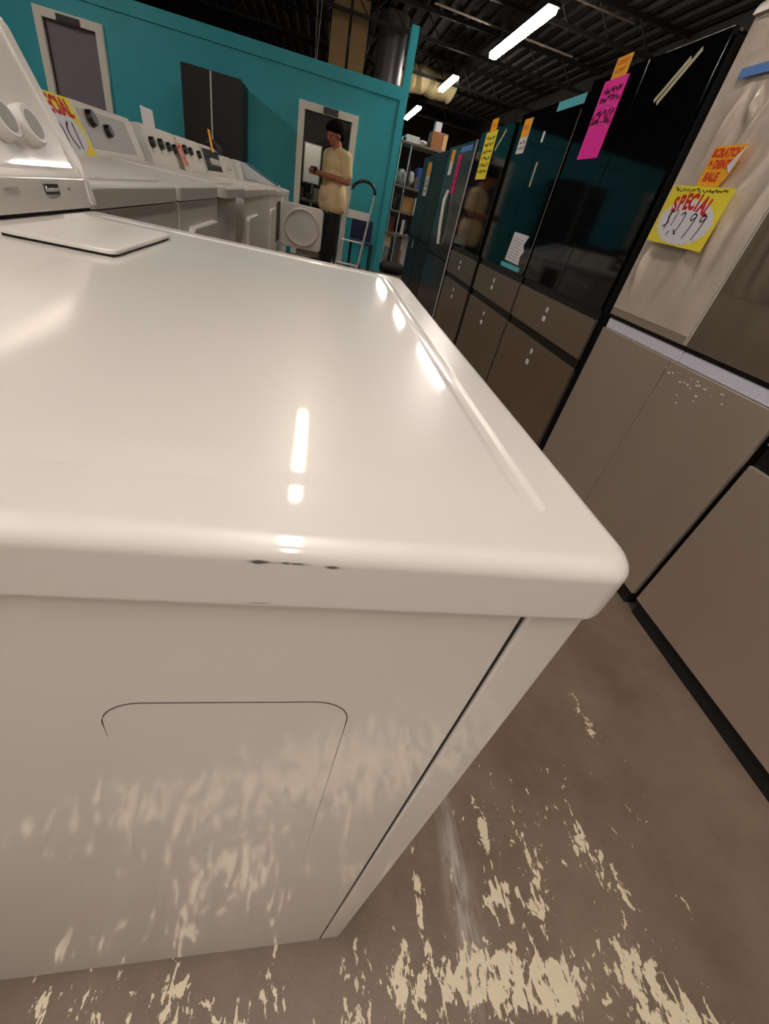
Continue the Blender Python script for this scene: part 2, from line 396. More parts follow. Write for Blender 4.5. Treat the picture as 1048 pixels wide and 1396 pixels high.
# dents/scuffs and chips are dirt in the lid enamel; groove line is painted shade
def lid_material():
    mt = WHT.copy(); mt.name = 'white_enamel_scuffs_shade'; nt = mt.node_tree; N = nt.nodes; L = nt.links; b = N['Principled BSDF']
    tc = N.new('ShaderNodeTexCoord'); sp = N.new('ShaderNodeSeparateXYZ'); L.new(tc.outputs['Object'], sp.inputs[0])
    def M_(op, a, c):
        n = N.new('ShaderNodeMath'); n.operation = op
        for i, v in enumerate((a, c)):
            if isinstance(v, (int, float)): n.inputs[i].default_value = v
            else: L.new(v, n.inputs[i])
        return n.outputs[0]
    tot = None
    for (cx, cy, cz, rx, ry, rz, amp) in SCUFFS_GROOVE_SHADE:
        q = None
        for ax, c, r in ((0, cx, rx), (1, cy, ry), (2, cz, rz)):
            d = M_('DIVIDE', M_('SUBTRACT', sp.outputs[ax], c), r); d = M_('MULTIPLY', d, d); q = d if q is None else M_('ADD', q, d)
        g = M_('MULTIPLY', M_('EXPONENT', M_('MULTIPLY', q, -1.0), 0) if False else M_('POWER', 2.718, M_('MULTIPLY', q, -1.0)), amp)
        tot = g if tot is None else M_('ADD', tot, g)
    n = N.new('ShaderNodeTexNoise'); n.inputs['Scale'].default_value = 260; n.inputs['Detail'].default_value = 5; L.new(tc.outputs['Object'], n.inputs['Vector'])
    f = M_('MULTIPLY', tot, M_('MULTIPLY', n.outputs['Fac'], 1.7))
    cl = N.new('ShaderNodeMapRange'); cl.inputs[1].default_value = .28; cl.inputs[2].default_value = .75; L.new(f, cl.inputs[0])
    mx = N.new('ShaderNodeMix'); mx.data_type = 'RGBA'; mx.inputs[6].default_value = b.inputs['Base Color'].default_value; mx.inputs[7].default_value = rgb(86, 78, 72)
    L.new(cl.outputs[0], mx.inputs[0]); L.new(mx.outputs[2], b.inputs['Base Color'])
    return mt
SCUFFS_GROOVE_SHADE = [(-.13, .0347, .914, .075, .0006, .01, .75), (-.10, .0347, .914, .06, .0005, .01, .45), (-.152, .001, .9070, .0045, .004, .0010, 1.2), (-.140, .001, .9072, .006, .004, .0007, .95), (-.127, .001, .9066, .0035, .004, .0008, 1.05),  # leading entries: groove shade drawn as a thin dark line
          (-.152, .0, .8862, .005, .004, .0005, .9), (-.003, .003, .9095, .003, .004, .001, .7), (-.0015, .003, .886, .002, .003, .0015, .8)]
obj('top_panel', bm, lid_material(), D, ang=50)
# side panel and the drawn-in shade of its recess edge (plane y = .008)
def side_panel():
    bm = bmesh.new(); fr = frame((0, .008, 0), (1, 0, 0), (0, 0, 1))     # frame z = -y (towards the viewer)
    x0, x1, z0, z1 = -.655, -.0365, .022, .884
    def loop(a, b, c, d, r, h): return [bm.verts.new(fr @ Vector((x, z, h))) for x, z in rrect(a, b, c, d, r, 3)]
    back = loop(x0, x1, z0, z1, .0006, -.018); out = loop(x0, x1, z0, z1, .0006, -.0015); o2 = loop(x0 + .0015, x1 - .0015, z0 + .0015, z1 - .0015, .0006, 0)
    for a, b in ((back, out), (out, o2)):
        n = len(a)
        for k in range(n): bm.faces.new((a[k], a[(k + 1) % n], b[(k + 1) % n], b[k]))
    bm.faces.new(o2); bm.faces.new(back[::-1])
    return bm
SIDE = mat('side_enamel', rgb(232, 226, 218), 0.30, spec=0.5, coat=1.0, croug=0.05); SIDE.node_tree.nodes['Principled BSDF'].inputs['Coat IOR'].default_value = 1.8
sp_ = obj('side_panel', side_panel(), SIDE, D, ang=25)
bm = bmesh.new()                                                    # dark tube drawn for the shaded edge of a rounded recess, thinning down the sides
XL, XR, ZT = -.2245, -.1035, .8005
pts = [(XL, ZT - .034, .00008), (XL, ZT - .022, .0002)] + [(XL + .020 * (1 - math.cos(a)), ZT - .020 + .020 * math.sin(a), .00034) for a in [PI / 2 * k / 8 for k in range(9)]]
pts += [(XR - .020 * (1 - math.cos(a)), ZT - .020 + .020 * math.sin(a), .00034) for a in [PI / 2 * (8 - k) / 8 for k in range(9)]] + [(XR, ZT - .034, .0002), (XR - .001, .62, .00012), (XR - .001, .5, .00007)]
add_tube(bm, [(x, .008, z) for x, z, r in pts], [r for x, z, r in pts], 8)
obj('recess_edge_shade', bm, mat('edge_shade_grey', rgb(66, 58, 52), .8), sp_)
obj('corner_seam', B(-.0372, -.0340, .0100, .0275, .024, .883), DARKGAP, D)
bm = bmesh.new(); add_box(bm, -.0345, -.004, .008, .681, .024, .884, .003)
obj('front_panel', bm, SIDE, D)
obj('door', B(-.004, .012, .10, .59, .38, .80, .012), WHITE2, D)
obj('cabinet', B(-.652, -.04, .027, .679, .03, .884), DARKGAP, D, smooth=False)
obj('side_panel', B(-.655, -.0365, .679, .681, .022, .884), SIDE, D)
for fx in (-.6, -.08):
    for fy in (.08, .60):
        bm = bmesh.new(); add_tube(bm, [(fx, fy, 0), (fx, fy, .032)], .018, 12); obj('leveling_foot', bm, BLACKP, D)
# console
bm = bmesh.new()
cprof = [(-.4635, .9195), (-.4640, .928), (-.4652, .940), (-.4662, .9490), (-.4670, .9510), (-.4682, .9527), (-.4728, .9573), (-.4742, .9590), (-.4750, .9612), (-.4975, 1.012), (-.5285, 1.080), (-.534, 1.088), (-.542, 1.092), (-.60, 1.085), (-.64, 1.05), (-.645, .9195)]
add_prism(bm, cprof, 0.015, .668, frame((0, 0, 0), (1, 0, 0), (0, 0, 1)) @ Matrix.Diagonal((1, 1, -1, 1)))
CO = obj('console', bm, WHITE, D, ang=40)
for ya, yb in ((.668, .686), (0, .015)):
    bm = bmesh.new()
    ep = [(-.4605, .9195), (-.4625, .930), (-.4665, .950), (-.4725, .964), (-.4955, 1.014), (-.5265, 1.083), (-.532, 1.0915), (-.542, 1.096), (-.603, 1.089), (-.645, 1.053), (-.65, .9195)]
    add_prism(bm, ep, ya, yb, frame((0, 0, 0), (1, 0, 0), (0, 0, 1)) @ Matrix.Diagonal((1, 1, -1, 1)))
    bmesh.ops.bevel(bm, geom=[e for e in bm.edges], offset=.003, segments=2, affect='EDGES')
    obj('end_cap', bm, WHITEP, D)
bm = B(-.645, -.468, .01, .676, .9145, .9200); obj('console_gasket', bm, DARKGAP, D)
cn = Vector((.068, 0, .031)).normalized()                # face normal of the slanted console front
up = Vector((-.031, 0, .068)).normalized()
def face_pt(z): return -.4745 - (z - .960) * (.054 / .120)
def knob(y, z, r=.031):
    o = Vector((face_pt(z), y, z)); F = frame(o, (0, 1, 0), up)     # frame z = y x up
    if F.col[2].to_3d().dot(cn) < 0: F = frame(o, (0, -1, 0), up)
    bm = bmesh.new(); n = 40; prof = [(r * 1.0, 0), (r, .003), (r * .98, .0095), (r * .93, .0125), (r * .86, .0135), (r * .70, .0135)]
    rings = [[bm.verts.new(F @ Vector((a * math.cos(2 * PI * k / n), a * math.sin(2 * PI * k / n), h))) for k in range(n)] for a, h in prof]
    for a, b in zip(rings, rings[1:]):
        for k in range(n): bm.faces.new((a[k], a[(k + 1) % n], b[(k + 1) % n], b[k]))
    bm.faces.new(rings[-1])
    ob = obj('control_knob', bm, WHITEP, D)
    bm = bmesh.new(); pts = [F @ Vector((0, 0, .0130)), F @ Vector((0, 0, .0142))]
    add_tube(bm, pts, r * .66, 36); obj('knob_face', bm, GREYP, ob)
    return ob
knob(.593, .993, .0195); knob(.543, .994, .0185)
F = frame((-.4650, .575, .9405), (0, -1, 0), (-.11, 0, 1))
if F.col[2][0] < 0: F = frame((-.4650, .575, .9405), (0, 1, 0), (-.11, 0, 1))
bm = bmesh.new(); add_prism(bm, rrect(-.0165, .0165, -.0050, .0050, .001), 0, .0008, F); badge = obj('badge', bm, mat('badge_grey', rgb(54, 52, 54), .4), D)
text_obj('badge_lettering', 'Kenmore', .0080, F, mat('badge_silver', rgb(225, 225, 225), .4), badge, off=.0011)
F2 = frame((-.4650, .617, .9405), (0, 1, 0), (-.11, 0, 1))
text_obj('model_lettering', '500', .005, F2, GREYP, D, off=.0006)
text_obj('model_lettering', 'HEAVY DUTY', .0045, frame((-.4650, .492, .9405), (0, 1, 0), (-.11, 0, 1)), GREYP, D, off=.0006)
# lint filter door on the top panel
bm = bmesh.new()
soft_slab(bm, -.433, -.334, .392, .578, .9165, .9205, .010, .002)
LF = obj('lint_filter_door', bm, WHITEP, D)
obj('shadow_slab', B(-.430, -.337, .395, .575, .9130, .9168), DARKGAP, LF)  # dark slab puts in the shadow line under the flap
bm = bmesh.new(); add_prism(bm, [(-.432, .9203), (-.412, .9203), (-.432, .9240)], .52, .565, frame((0, 0, 0), (1, 0, 0), (0, 0, 1)) @ Matrix.Diagonal((1, 1, -1, 1)))
obj('pull_lip', bm, WHITEP, LF)

# ------------------------------------------------------------------ refrigerators
FX = 1.10
def slab(y0, y1, z0, z1, x0=FX, x1=FX + .02, bev=.003):
    return B(x0, x1, y0, y1, z0, z1, bev)
def fridge(name, y0, y1, h, label, depth=.70):
    t = thing(name, (FX + depth / 2, (y0 + y1) / 2, 0), label, 'refrigerator', 'refrigerators along the right side of the aisle')
    obj('cabinet', B(FX + .022, FX + depth, y0 + .004, y1 - .004, .02, h - .012, .004), BLACKM, t)
    obj('kick_plate', B(FX + .012, FX + .06, y0 + .01, y1 - .01, .0, .058, .003), BLACKM, t)
    obj('hinge_cover', B(FX + .03, FX + .16, y0 + .03, y0 + .11, h - .012, h + .008, .006), BLACKP, t)
    obj('hinge_cover', B(FX + .03, FX + .16, y1 - .11, y1 - .03, h - .012, h + .008, .006), BLACKP, t)
    return t
def small(name, t, y, z, w, hh, mt, x=FX - .0012):
    return obj(name, B(x, FX + .001, y - w / 2, y + w / 2, z - hh / 2, z + hh / 2), mt, t, smooth=False)
def black_fridge(y0, y1, h, label, split=None, stickers=True, d1=(.61, .785), d2=.565):
    t = fridge('french_door_refrigerator', y0, y1, h, label)
    mid = (y0 + y1) / 2 if split is None else split
    obj('upper_door', slab(y0, mid - .002, .825, h), GLASSB, t); obj('upper_door', slab(mid + .002, y1, .825, h), GLASSB, t)
    obj('drawer', slab(y0, y1, d1[0], d1[1]), STEELD, t); obj('freezer_drawer', slab(y0, y1, .06, d2), STEELD, t)
    obj('handle_recess', B(FX + .014, FX + .03, y0, y1, d2 - .01, .83), BLACKP, t)
    if stickers:
        ym = (y0 + y1) / 2
        for dz, w in ((.055, .022), (.10, .034)): small('sticker', t, ym + .01, d1[1] - dz, w, .024, PAPERW)
        for dz, w in ((.055, .022), (.115, .034)): small('sticker', t, ym + .0, d2 - dz, w, .026, PAPERW)
    return t
# nearest (right bottom corner)
f0 = fridge('french_door_refrigerator', -.12, .775, 1.69, 'nearest dark refrigerator at the lower right corner, black base and plain brown steel drawer')
obj('upper_door', slab(-.12, .327, .825, 1.69), GLASSB, f0); obj('upper_door', slab(.331, .775, .825, 1.69), GLASSB, f0)
obj('drawer', slab(-.12, .775, .70, .785), STEEL, f0); obj('freezer_drawer', slab(-.12, .775, .062, .635), STEEL, f0)
obj('handle_recess', B(FX + .014, FX + .03, -.12, .775, .62, .83), BLACKP, f0)
# stainless four-door with film
f1 = fridge('four_door_refrigerator', .80, 1.70, 1.70, 'stainless four-door refrigerator with creased film on its upper doors and an orange sale tag')
def filmed(y0, y1, z0, z1, seed):
    """a door front whose protective film is slack: shallow real folds"""
    rr = random.Random(seed); bm = bmesh.new(); ny, nz = 80, 140
    folds = []
    for k in range(7):
        folds.append((rr.uniform(y0, y1), rr.uniform(z0 + .1, z1), rr.uniform(-.5, .5), rr.uniform(.010, .022), rr.uniform(.05, .2), rr.uniform(.006, .014)))
    if seed == 9: folds += [(1.585, 1.42, .35, .014, .07, .014), (1.50, 1.46, -.5, .012, .03, .018), (1.42, 1.12, .6, .016, .16, .014), (1.47, 1.40, .5, .013, .12, .012)]
    g = []
    for i in range(ny + 1):
        row = []
        for j in range(nz + 1):
            y = y0 + (y1 - y0) * i / ny; z = z0 + (z1 - z0) * j / nz
            e = min(1, min(i, ny - i) / 4, min(j, nz - j) / 4) * 0 + min(1, min(i, ny - i) / 4) * min(1, min(j, nz - j) / 4)
            d = 0
            for (fy, fz, an, w, ln, am) in folds:
                a = (y - fy) * math.cos(an) + (z - fz) * math.sin(an) * .5; b = (z - fz)
                d += am * math.exp(-(a / w) ** 2 - (b / ln) ** 2)
            d += .0012 * math.sin(y * 31 + z * 9 + seed)
            row.append(bm.verts.new((FX - .001 - e * max(-.0008, d), y, z)))
        g.append(row)
    for i in range(ny):
        for j in range(nz): bm.faces.new((g[i][j], g[i + 1][j], g[i + 1][j + 1], g[i][j + 1]))
    return bm
for (a, b, sd) in ((.80, 1.228, 4), (1.234, 1.70, 9)):
    dr = obj('upper_door', slab(a, b, .832, 1.70), STEELF if sd == 9 else STEELR, f1)
    obj('protective_film', filmed(a + .004, b - .004, .86 if sd == 9 else 1.0, 1.698, sd), FILM if sd == 9 else STEELR, dr, ang=180)
    if sd == 9:
        bm = bmesh.new(); add_prism(bm, bezier((FX - .012, 1.69), (FX - .01, 1.745), (FX + .09, 1.73), 8) + [(FX + .09, 1.70), (FX - .004, 1.69)], a + .06, b, frame((0, 0, 0), (1, 0, 0), (0, 0, 1)) @ Matrix.Diagonal((1, 1, -1, 1)))
        obj('film_fold', bm, mat('white_film', rgb(214, 208, 200), .35, bump=.4, bscale=30), dr)
    obj('door_edge_trim', B(FX - .0015, FX + .01, (b - .005) if sd == 4 else a, b if sd == 4 else a + .004, .835, 1.695), mat('pale_edge', rgb(214, 208, 198), .4, metal=.2), dr)
obj('lower_door', slab(.80, 1.247, .06, .778), STEEL, f1); obj('lower_door', slab(1.251, 1.70, .06, .778), STEEL, f1)
for a, b in ((.80, 1.225), (1.229, 1.70)):
    obj('handle_recess', B(FX + .010, FX + .03, a, b, .779, .818, .004), RECESS, f1)
obj('handle_gap', B(FX + .014, FX + .03, .80, 1.70, .81, .835), BLACKM, f1)
obj('blue_tape', B(FX - .0125, FX - .010, 1.30, 1.625, 1.538, 1.562), BLUET, f1)
bm = bmesh.new(); rr = random.Random(3)
for k in range(26):
    yy = 1.10 + rr.gauss(0, .07); zz = .765 - abs(rr.gauss(0, .028)); s = rr.uniform(.002, .005)
    add_box(bm, FX - .0008, FX + .0005, yy - s, yy + s, zz - s * .5, zz + s * .5)
w_ = obj('adhesive_flecks', bm, PAPERW, f1, smooth=False); w_['kind'] = 'stuff'

f2 = black_fridge(1.775, 2.675, 1.69, 'large black glass refrigerator beside the stainless one, wearing the neon pink tag')
obj('top_trim', B(FX + .02, FX + .05, 1.80, 2.65, 1.69, 1.698), CONDUIT, f2)
for (ya, za, yb, zb) in ((2.06, 1.545, 1.945, 1.64), (2.035, 1.535, 1.90, 1.655)):
    fr = frame((FX, 0, 0), (0, -1, 0), (0, 0, 1)); strokes('clear_tape', [[(-ya, za), (-yb, zb)]], .016, fr, TAPEB, f2, off=.0004)
f3 = black_fridge(2.705, 3.565, 1.655, 'black glass refrigerator with teal tape and a white paper low on its door')
obj('teal_tape', B(FX - .001, FX + .001, 2.70, 3.02, 1.612, 1.652), TEALT, f3)
obj('teal_tape', B(FX - .001, FX + .001, 2.78, 3.12, .832, .858), TEALT, f3)
small('door_edge_trim', f3, 2.706, 1.22, .005, .74, CONDUIT)
small('sticker', f3, 3.10, 1.51, .03, .05, PAPERW); small('clear_tape', f3, 3.06, 1.33, .02, .12, TAPEB)
f4 = black_fridge(3.66, 4.48, 1.635, 'black glass refrigerator wearing the long yellow price tag')
strokes('clear_tape', [[(-3.98, 1.50), (-3.84, 1.60)]], .02, frame((FX, 0, 0), (0, -1, 0), (0, 0, 1)), TAPEB, f4, off=.0004)
def two_door(name, y0, y1, h, div, label, dm):
    t = fridge(name, y0, y1, h, label)
    obj('upper_door', slab(y0, y1, div + .008, h), dm, t); obj('lower_door', slab(y0, y1, .06, div - .008), dm, t)
    obj('door_gap', B(FX + .014, FX + .03, y0, y1, div - .01, div + .01), BLACKM, t)
    return t
DKG = mat('dark_gloss_grey', rgb(40, 42, 46), .2, metal=.4, spec=.5)
f5 = two_door('two_door_refrigerator', 4.56, 5.56, 1.60, .67, 'glossy dark grey two-door refrigerator with blue tape at its top and a thin pink tag', DKG)
obj('door_edge_trim', B(FX - .002, FX + .01, 4.558, 4.568, .09, 1.60), ALU, f5)
obj('blue_tape', B(FX - .001, FX + .001, 4.66, 5.05, 1.535, 1.575), BLUET, f5)
bm = bmesh.new()
for dy in (0, .05): add_tube(bm, [(FX - .012, 5.02 + dy, .78), (FX - .03, 5.05 + dy, .95), (FX - .03, 5.12 + dy, 1.15), (FX - .012, 5.12 + dy, 1.24)], .012, 8)
obj('handle', bm, ALU, f5)
SATIN = mat('satin_black', rgb(26, 28, 31), .38, spec=.3)
f6 = two_door('two_door_refrigerator', 5.60, 6.22, 1.585, .72, 'narrow dark two-door refrigerator, second from the far end of the row', SATIN)
f7 = two_door('two_door_refrigerator', 6.26, 6.94, 1.58, .73, 'narrow dark refrigerator at the far end of the row beside the storage rack', SATIN)
small('sticker', f7, 6.55, .64, .03, .09, PAPERW)

# ------------------------------------------------------------------ price tags on the refrigerators
def FR(y, z, tilt=0.0, x=FX - .003):
    c, s = math.cos(tilt), math.sin(tilt)
    return frame((x, y, z), (0, -c, s), (0, s, c))
def sheet(name, w, h, fr, mt, label, cat='price tag', group='price tags on the refrigerators', poly=None, th=.0016, parent=None):
    bm = bmesh.new(); add_prism(bm, poly or [(-w / 2, -h / 2), (w / 2, -h / 2), (w / 2, h / 2), (-w / 2, h / 2)], -.0012 if parent is None else .0005, -.0012 + th if parent is None else .0011, fr)
    o = obj(name, bm, mt, parent, smooth=False)
    if parent is None: tag(o, label, cat, group)
    return o
# special 1299
fr = FR(1.508, 1.180, -.035, FX - .026)
s = sheet('price_sign', .295, .168, fr, YELLOW, 'yellow price sign with red SPECIAL heading and handwritten $1,299')
pts = []
for k in range(48):
    a = 2 * PI * k / 48; r = 1.0 + (.05 if k % 2 else -.03)
    px, py = .132 * r * math.cos(a), -.016 + .064 * r * math.sin(a); pts.append((px, max(-.081, py)))
bm = bmesh.new(); add_prism(bm, pts, .0004, .0009, fr); obj('starburst', bm, PAPERW, s, smooth=False)
for k, ch in enumerate('SPECIAL'):
    u = (k - 3) / 3.0; xx = -.006 + .082 * u; yy = .040 - .012 * u * u
    text_obj('heading_letter', ch, .060, fr @ Matrix.Translation((xx, yy, 0)) @ Matrix.Rotation(-.22 * u, 4, 'Z'), REDI, s, sx=.78, bold=.0026)
DIG = []
DIG += [bezier((-.070, .012), (-.100, .006), (-.085, -.012), 6) + bezier((-.085, -.012), (-.066, -.026), (-.096, -.034), 6), [(-.083, .018), (-.083, -.040)]]
DIG += [[(-.052, .016), (-.054, -.028)]]
DIG += [[(-.050, -.046), (-.055, -.058)]]
DIG += [bezier((-.028, .004), (-.012, .020), (-.008, .002), 6) + bezier((-.008, .002), (-.010, -.030), (-.022, -.052), 6)]
DIG += [[(-.030, -.040), (-.012, -.052)]]
for ox in (.036, .082):
    DIG += [bezier((ox + .012, .008), (ox - .010, .018), (ox - .010, -.002), 6) + bezier((ox - .010, -.002), (ox - .004, -.016), (ox + .012, .006), 6) + bezier((ox + .012, .006), (ox + .008, -.03), (ox - .004, -.058), 6)]
strokes('handwritten_price', DIG, .0042, fr, INK, s, off=.0013)
strokes('handwritten_note', scribble(-.13, .12, .073, .012, 60, 5), .0026, fr, INK, s, off=.0010)
fr = FR(1.478, 1.316, -.02, FX - .023)
s = sheet('sale_tag', .135, .105, fr, ORANGE, 'orange scratch and dent sale tag with one folded corner on the film', poly=[(-.0675, -.052), (.035, -.052), (.052, -.018), (.0675, .052), (-.0675, .052)])
text_obj('lettering', 'SCRATCH', .029, fr @ Matrix.Translation((-.004, .033, 0)), ORRED, s, sx=.92, bold=.0018)
text_obj('lettering', '& DENT', .029, fr @ Matrix.Translation((-.012, .004, 0)), ORRED, s, sx=.92, bold=.0018)
text_obj('lettering', 'SALE', .031, fr @ Matrix.Translation((-.018, -.028, 0)), ORRED, s, sx=.92, bold=.0018)
bm = bmesh.new(); add_prism(bm, [(.052, -.018), (.0675, .052), (.03, .0)], .003, .0036, fr); obj('folded_corner', bm, PAPERW, s, smooth=False)
# neon pink tag on the large black refrigerator
fr = FR(2.442, 1.522, -.0)
s = sheet('price_tag', .20, .285, fr, PINK, 'tall neon pink handwritten price tag on the large black refrigerator')
fr_s = fr
strokes('handwritten_lines', scribble(-.08, .08, .105, .024, 30, 1) + scribble(-.08, .09, .075, .024, 34, 2) + scribble(-.09, .09, .02, .03, 34, 3) + scribble(-.09, .09, -.005, .025, 34, 4), .007, fr, INKP, s, off=.0006)
strokes('printed_arc', [bezier((-.09, .035), (0, .075), (.09, .035), 10), bezier((-.09, -.035), (0, .01), (.09, -.035), 10)], .006, fr, mat('bright_pink_ink', rgb(255, 90, 190), .7), s, off=.0010)
fr = FR(2.437, 1.70)
s = sheet('sale_tag', .125, .07, fr, ORANGE, 'small orange sale tag stuck above the neon pink tag')
text_obj('lettering', 'SCRATCH', .022, fr @ Matrix.Translation((0, .016, 0)), ORRED, s); text_obj('lettering', '& DENT', .022, fr @ Matrix.Translation((0, -.012, 0)), ORRED, s)
# others
fr = FR(3.42, 1.535); s = sheet('price_tag', .135, .175, fr, PAPERW, 'narrow tag, orange above and white below, at the top of the teal-taped refrigerator')
sheet('orange_half', .13, .09, fr @ Matrix.Translation((0, .042, .0)), ORANGE, '', parent=s)
text_obj('lettering', 'SALE', .035, fr @ Matrix.Translation((0, .045, .0008)), ORRED, s); strokes('handwritten_lines', scribble(-.05, .05, -.03, .02, 12, 8) + scribble(-.05, .05, -.06, .02, 12, 9), .006, fr, INK, s, off=.0008)
fr = FR(4.17, 1.47); s = sheet('price_tag', .28, .30, fr, YELLOW, 'long yellow handwritten price tag on a black refrigerator door')
strokes('handwritten_lines', [l for k in range(6) for l in scribble(-.11, .11, .11 - .042 * k, .026, 18, 20 + k)], .008, fr, INK, s, off=.0008)
fr = FR(4.16, 1.655); s = sheet('sale_tag', .15, .075, fr, ORANGE, 'orange sale tag above the long yellow tag'); text_obj('lettering', 'SALE', .04, fr, ORRED, s)
fr = FR(2.93, .95, -.06); s = sheet('paper_notice', .27, .165, fr, PAPERW, 'torn white paper notice low on the teal-taped black refrigerator', 'paper', None, poly=[(-.13, -.085), (.12, -.075), (.10, -.03), (.13, .0), (.09, .03), (.13, .085), (-.02, .08), (-.12, .075)])
strokes('print_lines', [[(-.10, .05 - .016 * k), (.07, .05 - .016 * k)] for k in range(8)], .003, fr, mat('grey_print', rgb(150, 150, 160), .7), s, off=.0008)
fr = FR(5.02, 1.37); s = sheet('price_tag', .13, .30, fr, mat('deep_pink_paper', rgb(220, 40, 120), .7), 'thin pink handwritten tag on the dark grey refrigerator')
strokes('handwritten_lines', [l for k in range(5) for l in scribble(-.05, .05, .10 - .045 * k, .025, 8, 40 + k)], .008, fr, INKP, s, off=.0008)
fr = FR(5.33, 1.47); s = sheet('price_tag', .13, .20, fr, PAPERW, 'pale tag with an orange top beside the thin pink tag'); sheet('orange_half', .126, .09, fr @ Matrix.Translation((0, .05, 0)), ORANGE, '', parent=s)
fr = FR(6.46, 1.33); s = sheet('price_tag', .24, .30, fr, PAPERW, 'white and orange tag on the far refrigerator beside the rack'); sheet('orange_half', .20, .13, fr @ Matrix.Translation((0, .12, 0)), ORANGE, '', parent=s)
strokes('handwritten_lines', [l for k in range(3) for l in scribble(-.09, .09, .0 - .05 * k, .03, 8, 60 + k)], .01, fr, INK, s, off=.0008)

# ------------------------------------------------------------------ washer and dryer row on the left
def machine(name, cat, y0, y1, h, label, xf=-.63, lip=.05, door=None, bow=0.0, depth=.66, console=(.15, WHITEP), knobs=(), pan=None, lidlines=True):
    t = thing(name, (xf - depth / 2, (y0 + y1) / 2, 0), label, cat, 'washers and dryers along the left row')
    xb = xf - depth
    bm = bmesh.new()
    if bow:
        n = 12; poly = [(xb, y0)] + [(xf - .05 + bow * math.sin(PI * k / n) ** .6, y0 + (y1 - y0) * k / n) for k in range(n + 1)] + [(xb, y1)]
        add_prism(bm, poly, .03, h - lip, Matrix.Identity(4))
    else: add_box(bm, xb, xf - .006, y0 + .004, y1 - .004, .03, h - lip, .006)
    obj('cabinet', bm, WHITE2, t)
    bm = bmesh.new()
    soft_slab(bm, xb, xf + (bow * .6 if bow else 0), y0, y1, h - lip + .004, h, .03 + bow, .012)
    obj('top_panel', bm, WHITE2, t)
    obj('seam', B(xb + .01, xf - .012, y0 + .01, y1 - .01, h - lip - .002, h - lip + .006), DARKGAP, t)
    if lidlines:
        bm = bmesh.new(); soft_slab(bm, xb + .17, xf - .03, y0 + .07, y1 - .07, h - .002, h + .008, .03, .006); ld = obj('lid', bm, WHITE2, t)
    hh, cm = console
    bm = bmesh.new(); cp = [(xb + .14, h), (xb + .135, h + .02), (xb + .085, h + hh - .02), (xb + .07, h + hh), (xb, h + hh - .01), (xb, h)]
    add_prism(bm, cp, y0 + .01, y1 - .01, frame((0, 0, 0), (1, 0, 0), (0, 0, 1)) @ Matrix.Diagonal((1, 1, -1, 1)))
    c = obj('console', bm, WHITEP, t)
    a = Vector((xb + .135, 0, h + .02)); b = Vector((xb + .085, 0, h + hh - .02)); u = (b - a)
    if pan or cm is not WHITEP:
        p0, p1 = pan or (y0 + .02, y1 - .02)
        F = frame((a.x, 0, a.z), (0, 1, 0), u.normalized()); bm = bmesh.new()
        add_prism(bm, [(p0, .004), (p1, .004), (p1, u.length - .002), (p0, u.length - .002)], -.003, .002, F); obj('control_panel', bm, cm, c)
    for (ky, kf, kr, km) in knobs:
        p = a + u * kf; nn = Vector((u.z, 0, -u.x)).normalized()
        bm = bmesh.new(); add_tube(bm, [(p.x, ky, p.z), (p.x + nn.x * .024, ky, p.z + nn.z * .024)], [kr, kr * .85], 18); obj('control_knob', bm, km, c)
    if door:
        dy0, dy1, dz0, dz1 = door
        bm = bmesh.new(); M = frame((xf - .006, 0, 0), (0, 1, 0), (0, 0, 1)); soft_slab(bm, dy0, dy1, dz0, dz1, 0, .022, .04, .006, M)
        d = obj('door', bm, WHITE2, t)
        obj('door_handle', B(xf + .014, xf + .022, dy1 - .06, dy1 - .03, (dz0 + dz1) / 2 - .05, (dz0 + dz1) / 2 + .05, .004), GREYP, d)
    return t
BK = BLACKP
GP = mat('pale_grey_panel', rgb(172, 168, 164), .4)
machine('washing_machine', 'washer', 1.06, 1.75, .915, 'white top-load washer just behind the front dryer, its console mostly hidden')
machine('clothes_dryer', 'dryer', 1.765, 2.43, .915, 'white dryer with a large square door, second behind the front dryer', door=(1.87, 2.36, .28, .785), lidlines=False)
machine('washing_machine', 'washer', 2.44, 3.12, .915, 'white bow-fronted washer with two black knobs on a grey panel', bow=.05, console=(.17, GP), pan=(2.46, 3.0),
        knobs=((2.56, .78, .032, BK), (2.70, .55, .026, BK)))
machine('clothes_dryer', 'dryer', 3.26, 3.94, .90, 'white dryer with a round latch on its door and black console knobs', door=(3.36, 3.86, .25, .745), console=(.185, WHITEP), lidlines=False,
        knobs=((3.35, .62, .028, BK), (3.52, .62, .03, BK), (3.68, .60, .026, BK), (3.82, .58, .026, BK)))
machine('washing_machine', 'washer', 3.96, 4.66, .90, 'white washer with a row of black knobs beside the red paper tag', console=(.185, WHITEP), knobs=((4.10, .66, .03, BK), (4.26, .64, .026, BK), (4.52, .6, .028, BK)))
machine('clothes_dryer', 'dryer', 4.72, 5.42, .895, 'white dryer with a dark control panel and silver knobs', console=(.19, BLACKP), door=(4.82, 5.32, .25, .74), lidlines=False,
        knobs=((4.98, .45, .026, WHITEP), (5.12, .45, .026, WHITEP), (5.26, .42, .026, WHITEP)))
g7 = machine('clothes_dryer', 'dryer', 5.46, 6.14, .88, 'white dryer whose front door stands wide open into the aisle', console=(.17, WHITEP), lidlines=False, knobs=((5.7, .5, .03, WHITEP), (5.9, .5, .03, WHITEP)))
bm = bmesh.new(); M = frame((-.62, 6.12, .39), (1, 0, 0), (0, 0, 1))
soft_slab(bm, 0, .49, -.05, .40, 0, .035, .05, .01, M); OD = obj('open_door', bm, WHITE2, g7)
bm = bmesh.new(); C0 = (.245, .175)
